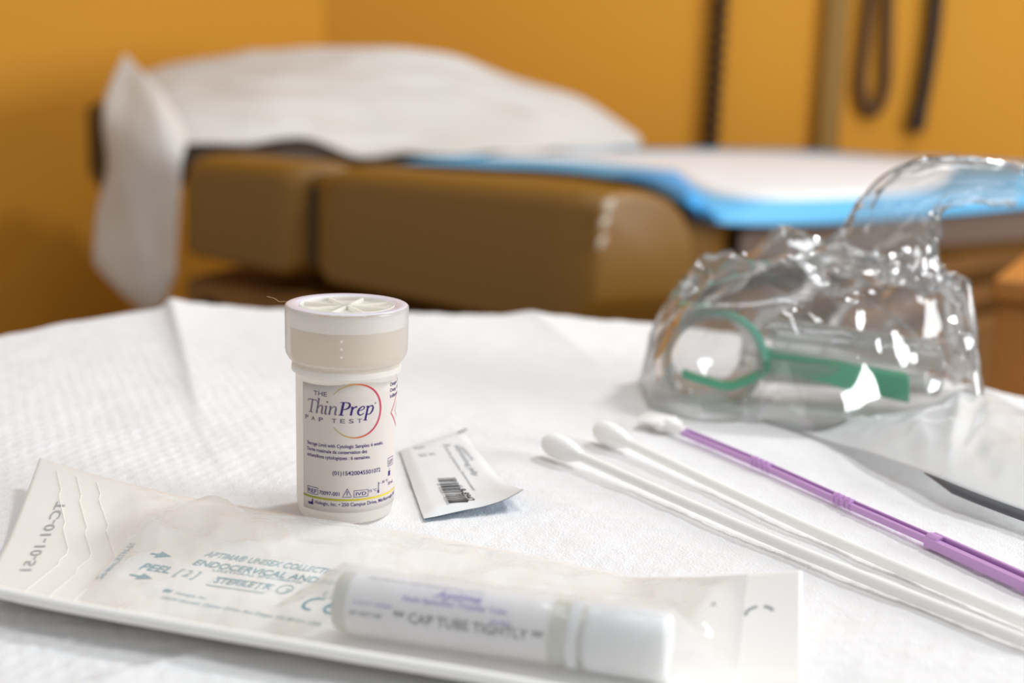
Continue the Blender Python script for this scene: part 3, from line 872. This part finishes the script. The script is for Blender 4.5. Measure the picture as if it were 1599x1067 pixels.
def seg_pts(pxa, pxb, n=20):
    """stretch of the handle between two frame columns"""
    def col(p): 
        v_ = ROT.transposed() @ (p-CAM); return 799.5-FPX*v_.x/v_.z
    return [p for p in spline([bpts[0]]+bpts[1:], 500) if pxa <= col(p) <= pxb]
h1 = seg_pts(1060, 1455); h2 = seg_pts(1450, 1700)
o = chan_sweep(h1, .0015, .0014, .0010).build('handle', M_purple, br, angle=30, bevel=.0002); o.location = -BR
hw = chan_sweep(h2, .0024, .0020, .0016).build('grip', M_purple, br, angle=30, bevel=.0003); hw.location = -BR
mb = MB(); mb.tube([p+Vector((.85, .5, 0))*.00034-Vector((0, 0, .0001)) for p in h1[2:-2]], .0005, 8)
o = mb.build('groove_shade', M_purple_d, br); o.location = -BR  # groove's dark line, shade painted as a darker tube
mb = MB(); mb.tube([p+Vector((.85, .5, 0))*.00054-Vector((0, 0, .0001)) for p in h2[16:-2]], .0008, 8)
o = mb.build('groove_shade', M_purple_d, br); o.location = -BR
mb = MB(); mb.tube(h2[:14], .0022, 14); o = mb.build('shoulder', M_purple, br); o.location = -BR
for pxc in (1190, 1318):
    for dx in (-12, -4, 4, 12):
        sp_ = seg_pts(pxc+dx-2.2, pxc+dx+2.2)
        if len(sp_) >= 2:
            mb = MB(); mb.tube([sp_[0], sp_[-1]], .0020, 14); o = mb.build('collar_ring', M_purple, br); o.location = -BR
# white broom head: stem and a fan of soft bristles
d0 = (bpts[1]-bpts[0]).normalized(); sdv = d0.cross(Vector((0, 0, 1))).normalized()
mb = MB(); mb.tube([bp0+d0*.002, bp0-d0*.005, bp0-d0*.009], [.0021, .0024, .0030], 14); o = mb.build('head_stem', M_shaft, br); o.location = -BR
mb = MB()
for k in range(11):
    u_ = (k-5)/5
    a_ = bp0-d0*.008+sdv*u_*.0036
    b_ = bp0-d0*(.0235-.006*abs(u_)**1.4)+sdv*u_*.0088+Vector((0, 0, .0012-.0008*abs(u_)))
    mb.tube([a_, (a_+b_)/2+Vector((0, 0, .0006)), b_], [.00075, .00085, .0007], 8)
mb.box((0, 0, 0), (.0100, .0035, .0030), None, Matrix.Translation(bp0-d0*.0085) @ Matrix.Rotation(math.atan2(sdv.y, sdv.x), 4, 'Z'))
o = mb.build('bristles', M_cotton, br); o.location = -BR

# ------------------------------------------------------------------ tube inside the peel pouch
TR = .0077
ta = P(530, 938, T+TR+.0022); tb_ = P(1045, 1012, T+TR+.0022)
td = (tb_-ta).normalized(); TL = (tb_-ta).length
tube = thing('specimen_tube', 'capped specimen transfer tube with printed label lying inside the peel pouch', 'tube', tuple((ta+tb_)/2-Vector((0, 0, TR+.001))))
TBv = Vector(tube['base'])
def along(s_): return ta+td*s_*TL
def tpart(lst, name, m, parent=tube, seg=48, cap=True):
    o = MB().tube([along(s_) for s_, r in lst], [r for s_, r in lst], seg, cap=cap).build(name, m, parent, angle=35)
    o.location = -TBv if parent is tube else (0, 0, 0); return o
tbody = tpart([(0, .0055), (.006, .0068), (.02, .0074), (.04, .0075), (.70, .0075), (.715, .0068), (.78, .0068)], 'body', M_tube)
tlab = tpart([(.055, .00765), (.2, .00765), (.4, .00765), (.665, .00765)], 'label', M_tubelabel, cap=False)
tcap = tpart([(.765, .0070), (.775, .0080), (.79, .0082), (.985, .0082), (1.0, .0074)], 'cap', M_tubecap)
trin = tpart([(.718, .0078), (.722, .0082), (.745, .0082), (.75, .0078)], 'neck_ring', M_tubecap)
# label writing round the tube
up_t = Vector((0, 0, 1))-td*td.z; up_t.normalize(); sd_t = td.cross(up_t).normalized()   # sd_t points to the camera side
if sd_t.y > 0: sd_t = -sd_t
def tp_(s_mm, a_, r=.00780): return ta+td*s_mm/1000+(up_t*math.cos(a_)+sd_t*math.sin(a_))*r
tl = MB()
def ttext(body, s0, s1, ang, h, m, shear=0):
    vs, fs = text2d(body, s0, s1, 0, h, shear)
    tl.add([tp_(x_, math.radians(ang)-y_/1000/.0077*1000/1000*1.0) for x_, y_ in [(v_[0], v_[1]) for v_ in vs]], fs, m)
TLm = TL*1000
ttext('Aptima', .315*TLm, .455*TLm, 36, 2.5, M_violet, .4)
ttext('Swab Specimen Transfer Tube', .225*TLm, .54*TLm, 50, 1.4, M_violet)
ttext('** CAP TUBE TIGHTLY **', .205*TLm, .655*TLm, 88, 2.5, M_inkb)
ttext('DO NOT USE', .07*TLm, .17*TLm, 88, 1.0, M_inkb)
ttext('FOR URETHRAL AND ENDOCERVICAL SWABS', .10*TLm, .46*TLm, 12, .9, M_inkgrey)
ttext('LOT EXP', .08*TLm, .2*TLm, 68, .8, M_violet)
ttext('REF', .5*TLm, .56*TLm, 68, .8, M_violet)
o = tl.build('lettering', None, tlab); o.location = (0, 0, 0)

# ------------------------------------------------------------------ peel pouch: paper back, clear film front
topE = [(-.0, 62, 720, .0075), (.12, 165, 752, .0045), (.22, 275, 779, .0025), (.36, 450, 808, .0015), (.50, 640, 838, .0012), (.64, 820, 872, .0012), (.77, 985, 908, .0025), (.88, 1110, 907, .0080), (1.0, 1252, 897, .0135)]
botE = [(-.0, -48, 926, .0060), (.12, 90, 955, .0058), (.22, 190, 973, .0056), (.36, 350, 1002, .0052), (.50, 530, 1032, .0050), (.64, 720, 1064, .0045), (.77, 905, 1098, .0040), (.88, 1060, 1125, .003), (1.0, 1262, 1165, .003)]
def edgep(tab, u_):
    x_, y_, h_ = pl([(t_[0], t_[1], t_[2], t_[3]) for t_ in tab], u_); return P(x_, y_, T+h_)
NU, NV = 170, 64
def smooth_edge(tab):
    e = [edgep(tab, i/(NU-1)) for i in range(NU)]
    for _ in range(12): e = [e[0]]+[(e[i-1]+e[i]*2+e[i+1])/4 for i in range(1, NU-1)]+[e[-1]]
    return e
TE, BE = smooth_edge(topE), smooth_edge(botE)
def back_pt(i, v_):
    a_, b_ = BE[i], TE[i]; u_ = i/(NU-1)
    p = lerp(a_, b_, v_)
    # the ends are lifted, the middle lies on the table
    hb = (a_.z-T); ht = (b_.z-T)
    z = hb*max(0, 1-v_/.16)**1.5+ht*max(0, (v_-.45)/.55)**1.3
    z += .0009+.0008*max(0, 1-abs(v_-.18)/.08)*0
    if u_ > .80: z += .006*((u_-.80)/.2)**1.5*(1-v_)
    z += .0002*(vn(i*.08, v_*5, 11)-.5)
    return Vector((p.x, p.y, T+max(z, .0006)))
pouch = thing('peel_pouch', 'long clear fronted peel pouch with teal printing lying across the foreground', 'pouch', tuple(Vector((lerp(TE[80], BE[80], .5).x, lerp(TE[80], BE[80], .5).y, T))))
PB = Vector(pouch['base'])
vv = [0, .01, .02, .04, .06, .08, .11, .14, .17, .20]+list(np.linspace(.23, 1, NV-10))
rows = [[back_pt(i, v_) for i in range(NU)] for v_ in vv]
backing = MB().grid(rows).build('backing_paper', M_back, pouch, solid=.0003, angle=60); backing.location = -PB
def sst(x): x = max(0, min(1, x)); return x*x*(3-2*x)
rows = []
IMAX = int(NU*.93)
tmid = Vector((td.x, td.y, 0)).normalized(); tn = Vector((-tmid.y, tmid.x, 0))
for v_ in vv:
    row = []
    for i in range(IMAX):
        u_ = i/(NU-1); b = back_pt(i, v_)
        e = min(v_/.10, (1-v_)/.10, max(0, u_-.13)/.10, max(0, (.925-u_))/.05)
        e = sst(e)
        puff = .0045*math.sin(math.pi*min(1, max(0, v_)))*e
        # tent over the tube
        q = b-ta; s_ = q.x*tmid.x+q.y*tmid.y; d = abs(q.x*tn.x+q.y*tn.y)
        R1 = TR+.0012; zc_ = ta.z
        over = max(0, -s_, s_-TL)
        if d < R1*.75: zt = zc_+math.sqrt(R1*R1-d*d)
        else: zt = zc_+R1*.66-(d-R1*.75)*.95
        zt -= over*.75
        z = b.z+.0004+puff
        wrk = .0026*e*(ridged(u_*22+v_*3, v_*6-u_*9, 21)-.4)+.0007*e*(ridged(u_*60, v_*11, 22)-.5)
        z = z+wrk
        # diagonal folds near the left chevron seal
        z += .0028*math.exp(-((u_-.20-.16*(v_-.5))/.022)**2)*e+.0022*math.exp(-((u_-.33+.14*(v_-.6))/.018)**2)*e*max(0, v_-.3)
        z = max(z, zt+wrk*.25) if zt > z else z
        row.append(Vector((b.x, b.y, z)))
    rows.append(row)
fo = MB().grid(rows).build('clear_film', F_pouch, pouch, angle=180); fo.location = -PB
# bright folded rim along the near edge
rim = [back_pt(i, 0)+Vector((0, 0, .0009)) for i in range(NU)]
o = MB().tube(rim, .0016, 10).build('folded_rim', M_back, pouch); o.location = -PB
# chevron heat seal ridges at the left end
seal = MB()
for k in range(3):
    pts = []
    for t_ in np.linspace(0, 1, 24):
        u_ = .05+.035*k+.11*abs(t_-.45)*-1+.05; i = max(0, min(NU-1, int(u_*(NU-1)))); p = back_pt(i, .05+.9*t_); pts.append(p+Vector((0, 0, .0006)))
    seal.tube(pts, .00012, 6)
o = seal.build('heat_seal', M_back, pouch); o.location = -PB

bvb = bvh_of([backing]); pw = Print(bvb, .0003, 1.5); bm_ = Print(bvb, .0003, 1.2); sy_ = Print(bvb, .0003, 1.2)
pw.text('APTIMA® UNISEX COLLECTION KIT', (318, 870), (560, 905), .0027, M_tealp)
pw.text('ENDOCERVICAL AND MALE', (300, 883), (548, 920), .0027, M_teal)
pw.text('URETHRAL SPECIMENS', (330, 893), (470, 913), .0010, M_tealp)
pw.text('STERILE | R', (332, 911), (420, 922), .0026, M_teal)
pw.stroke((322, 915), (425, 930), [(0, 0), (17.2, 0), (17.2, 4.2), (0, 4.2), (0, 0), (17.2, 0)], .35, M_tealp)
pw.text('PEEL', (216, 890), (262, 897), .0032, M_teal)
pw.text('[ 2 ]', (272, 899), (304, 904), .0032, M_tealp)
def arrow(a, b, L_, hw_=1.6, hl=4.2):
    pw.stroke(a, b, [(0, 0), (L_-hl, 0)], .7, M_teal); pw.poly(a, b, [(L_-hl, -hw_), (L_, 0), (L_-hl, hw_)], M_teal)
arrow((236, 866), (276, 872), 6.4)
arrow((203, 899), (246, 907), 7.2)
pw.stroke((445, 922), (470, 926), [(2.0*math.cos(t_), 2.0*math.sin(t_)) for t_ in np.linspace(0, 6.4, 24)], .4, M_tealp)
pw.text('2', (441, 927), (449, 928), .0022, M_tealp)
for ox, xb in ((0, 0), (6.2, 1)):
    pw.stroke((492, 945), (520, 950), [(ox+2.7*math.cos(t_), 2.7*math.sin(t_)) for t_ in np.linspace(1.25, 5.0, 20)], .75, M_teal)
pw.stroke((492, 945), (520, 950), [(3.7, 0), (6.0, 0)], .7, M_teal)
pw.poly((253, 925), (270, 928), [(0, 0), (2.4, 0), (2.4, 1.2), (1.6, .9), (.8, 1.4), (0, 1.0)], M_teal)
pw.text('Hologic, Inc.', (272, 929), (322, 938), .0012, M_tealp)
pw.text('10210 Genetic Center Drive, San Diego, CA 92121, USA', (250, 936), (500, 979), .0013, M_tealp)
bm_.text('SM-MACRTN-51', (158, 907), (212, 851), .0016, M_tealp)
bm_.text('TC-01-10-51', (48, 893), (104, 785), .0026, M_inkgrey, flip=True)
sy_.text('2', (1108, 948), (1118, 948), .0016, M_inkgrey)
sy_.stroke((1186, 960), (1210, 960), [(3.4*math.cos(t_), 2.6*math.sin(t_)) for t_ in np.linspace(.4, 1.4, 10)], .8, M_inkgrey)
sy_.stroke((1186, 960), (1210, 960), [(3.4*math.cos(t_), 2.6*math.sin(t_)) for t_ in np.linspace(1.9, 3.4, 12)], .8, M_inkgrey)
for nm_, q_ in (('batch_mark', bm_), ('recycling_mark', sy_)):
    o = q_.mb.build(nm_, None, backing); o.location = (0, 0, 0)
o = pw.mb.build('lettering', None, backing); o.location = (0, 0, 0)

# ------------------------------------------------------------------ speculum in a crumpled clear bag
sbp = P(1230, 625)
spc = thing('speculum', 'clear plastic speculum with green lever inside the crumpled bag', 'speculum', tuple(sbp))
SPB = Vector(spc['base'])
def sp_part(mb, name, m, **k):
    o = mb.build(name, m, spc, **k); o.location = -SPB; return o
def ribbon(pts, depth, thick, m, name):
    rows = []
    for i, p in enumerate(pts):
        t = (pts[min(i+1, len(pts)-1)]-pts[max(i-1, 0)]).normalized(); y_ = Vector((0, 1, 0)); n_ = t.cross(y_).normalized()
        rows.append([p+y_*a_*depth/2+n_*b_*thick/2 for a_, b_ in ((-1, -1), (1, -1), (1, 1), (-1, 1))])
    mb = MB(); mb.grid(rows, None, close=True); n = len(rows)
    mb.f += [(0, 1, 2, 3), tuple((n-1)*4+k for k in range(4))]; mb.mi += [0, 0]
    return sp_part(mb, name, m, angle=40, bevel=.0004)
ribbon(spline([D(1062, 478, .610), D(1110, 484, .606), D(1150, 497, .602), D(1180, 520, .600), D(1194, 560, .598)], 30), .010, .0028, M_greenl, 'lever_arch')
# main green bar: height grows towards the right
rows = []
for t_ in np.linspace(0, 1, 12):
    x_ = lerp(1192, 1420, t_); yt = lerp(549, 590, t_); yb_ = lerp(583, 630, t_); Yd = lerp(.598, .575, t_)
    if .1 < t_ < .5: yb_ -= 4
    tpt, bpt = D(x_, yt, Yd), D(x_, yb_, Yd)
    rows.append([bpt, tpt, tpt+Vector((.001, .007, .0006)), bpt+Vector((.001, .007, 0))])
mb = MB(); mb.grid(rows, None, close=True); mb.f += [(0, 1, 2, 3), tuple(44+k for k in range(4))]; mb.mi += [0, 0]
sp_part(mb, 'green_bar', M_green, bevel=.0006, angle=30)
ribbon(spline([D(1066, 583, .60), D(1100, 594, .598), D(1140, 602, .597), D(1192, 582, .597)], 20), .006, .003, M_green, 'green_catch')
# clear blades: two half shells running right
for zoff, sgn, nm in ((0, 1, 'blade'), (0, -1, 'blade')):
    rows = []
    for i in range(25):
        t_ = i/24; c = D(lerp(1195, 1462, t_), lerp(545, 575, t_), lerp(.606, .592, t_)); r = lerp(.0150, .0125, t_)
        hgt = lerp(.0125, .0100, t_)
        row = []
        for k in range(17):
            a_ = math.pi*k/16
            row.append(c+Vector((0, -math.cos(a_)*r, sgn*(math.sin(a_)*hgt+.0012))))
        rows.append(row)
    sp_part(MB().grid(rows), nm, F_clear, solid=.0012)
# strips added along clear plate edges, tilted to reflect ceiling light as streaks
for a_, b_, ya, yb_, wd_ in (((1060, 490), (1272, 474), .596, .600, .0055), ((1196, 512), (1340, 530), .590, .586, .0035), ((1290, 538), (1455, 548), .586, .584, .0035)):
    p_, q_ = D(*a_, ya), D(*b_, yb_); wv_ = Vector((0, .685, .73))*wd_
    rows = [[lerp(p_, q_, t_)+wv_*k_*(.6+.4*math.sin(math.pi*t_))+Vector((0, 0, .0007*math.sin(t_*9))) for t_ in np.linspace(0, 1, 24)] for k_ in (0, .5, 1)]
    sp_part(MB().grid(rows), 'glint_strip', F_bag, solid=.0005)
# handle ring / barrel at the left
c = D(1112, 560, .602)
ringp = [c+Vector((math.cos(a_)*.0205, 0, math.sin(a_)*.0215)) for a_ in np.linspace(0, 2*math.pi, 49)]
sp_part(MB().tube(ringp, .0016, 10, cap=False), 'flange_ring', F_clear)
rows = [[c+Vector((math.cos(a_)*r, y_, math.sin(a_)*r*1.03)) for a_ in np.linspace(0, 2*math.pi, 49)] for y_, r in ((-.012, .0195), (0, .0203), (.012, .019), (.02, .016))]
sp_part(MB().grid(rows), 'barrel', F_clear, solid=.0008)

bag = thing('plastic_bag', 'crumpled clear plastic bag with twisted neck standing at the right of the table', 'bag', tuple(P(1260, 640)))
BG = Vector(bag['base'])
sil = [(1004, 612), (1010, 585), (1022, 535), (1060, 478), (1100, 452), (1150, 425), (1200, 402), (1235, 389), (1275, 397), (1300, 405), (1360, 425), (1410, 444), (1440, 432), (1470, 430), (1494, 448), (1502, 500), (1508, 560), (1524, 606)]
YS = .605
silw = [(D(x_, y_, YS).x, D(x_, y_, YS).z-T) for x_, y_ in sil]
x0_, x1_ = silw[0][0], silw[-1][0]
NXb, NYb = 150, 90
rows = []
for j in range(NYb):
    v_ = j/(NYb-1)*2-1            # -1 near .. 1 far
    row = []
    for i in range(NXb):
        u_ = i/(NXb-1); xw = lerp(x0_, x1_, u_)
        H = max(.0004, pl(silw, xw)[0]-.0005)
        half = .052*math.sin(math.pi*min(1, max(0, u_*.86+.07)))**.6+.006
        prof_ = max(0, 1-abs(v_)**2.6)**.62
        hz = H*prof_
        # sharp crumples running mostly along the bag
        a1 = ridged(u_*5+v_*1.3, v_*5.0-u_*4, 31); a2 = ridged(u_*13-v_*3, v_*8+u_*6, 32); a3 = ridged(u_*5+v_*2.5, v_*2.5+u_*2, 33)
        amp = prof_*min(1, H/.03)
        dz = amp*(.0100*(a1-.55)*(.4+.6*(v_ < .3))+.0034*(a2-.5)+.009*(a3-.6))
        dz += amp*.011*(ridged(u_*2.3+.4+v_*.5, v_*4.5+u_*1.2, 35)**2-.45)
        if abs(v_) < .12: dz *= .45
        y_ = YS+.004+v_*half*(1 if v_ < 0 else .8)
        row.append(Vector((xw+.003*amp*(a2-.5), y_+min(1, H/.03)*(.012*(ridged(u_*7+v_*2, v_*3.5+u_*3, 36)-.5)+.006*(a1-.5)), T+.0008+max(0, hz+dz))))
    rows.append(row)
o = MB().grid(rows).build('bag_body', F_bag, bag, angle=180); o.location = -BG
# twisted neck, flaring at its open end
cl = spline([D(1372, 432, .606), D(1384, 392, .606), D(1404, 345, .604), D(1432, 305, .602), D(1478, 284, .600), (D(1535, 282, .598)), D(1592, 292, .596)], 70)
rows = []
for i, p in enumerate(cl):
    t_ = i/69
    t = (cl[min(i+1, 69)]-cl[max(i-1, 0)]).normalized(); sd = t.cross(Vector((0, 1, 0))).normalized(); yy = Vector((0, 1, 0))
    R_ = pl([(0, .0270), (.15, .0225), (.35, .0165), (.55, .0120), (.75, .0090), (.9, .0085), (1, .0075)], t_)[0]
    row = []
    for k in range(72):
        a_ = 2*math.pi*k/72
        f_ = 1+.26*(ridged(a_*2.2+t_*2.5, t_*5, 41)-.5)+.16*(ridged(a_*5, t_*11+a_*2, 42)-.5)
        if k == 71: pass
        row.append(p+sd*math.cos(a_)*R_*f_+yy*math.sin(a_)*R_*.62*f_)
    rows.append(row)
o = MB().grid(rows, None, close=True).build('bag_neck', F_bag, bag, angle=180); o.location = -BG

# flat milky pouch spreading to the right of the bag
tn_ = [(1190, 655, .0008), (1290, 688, .0015), (1370, 712, .0060), (1450, 742, .0080), (1540, 778, .0075), (1700, 835, .0060)]
tf_ = [(1250, 650, .0010), (1340, 650, .0010), (1440, 640, .0035), (1520, 604, .0095), (1600, 640, .0060), (1760, 700, .0040)]
rn_ = spline([P(x_, y_, T+h_) for x_, y_, h_ in tn_], 90); rf_ = spline([P(x_, y_, T+h_) for x_, y_, h_ in tf_], 90)
rows = []
for i in range(40):
    v_ = i/39; row = []
    for k in range(90):
        p = lerp(rn_[k], rf_[k], v_)
        e = math.sin(math.pi*v_)*min(1, k/45)
        z = .0058*e+.0042*e*(ridged(k*.09+v_*1.2, v_*3-k*.05, 51)-.5)+.0016*e*(ridged(k*.2, v_*7, 52)-.5)
        row.append(p+Vector((0, 0, z)))
    rows.append(row)
mp = thing('flat_pouch', 'flat milky plastic pouch with a grey printed edge, right edge beside the crumpled bag', 'pouch', tuple(P(1500, 700)))
MP = Vector(mp['base'])
o = MB().grid(rows).build('sleeve', M_tail, mp, solid=.0003, angle=180); o.location = -MP
ed = MB(); er = [[rn_[k]+Vector((0, -.0002, .0004)) for k in range(52, 90)], [rn_[k]+Vector((.0, -.0046*min(1, (k-52)/8), -.0022*min(1, (k-52)/8))) for k in range(52, 90)]]
ed.grid(er); o = ed.build('printed_edge', M_tailp, mp, solid=.0003); o.location = -MP
o['label'] = 'dark grey printed edge'
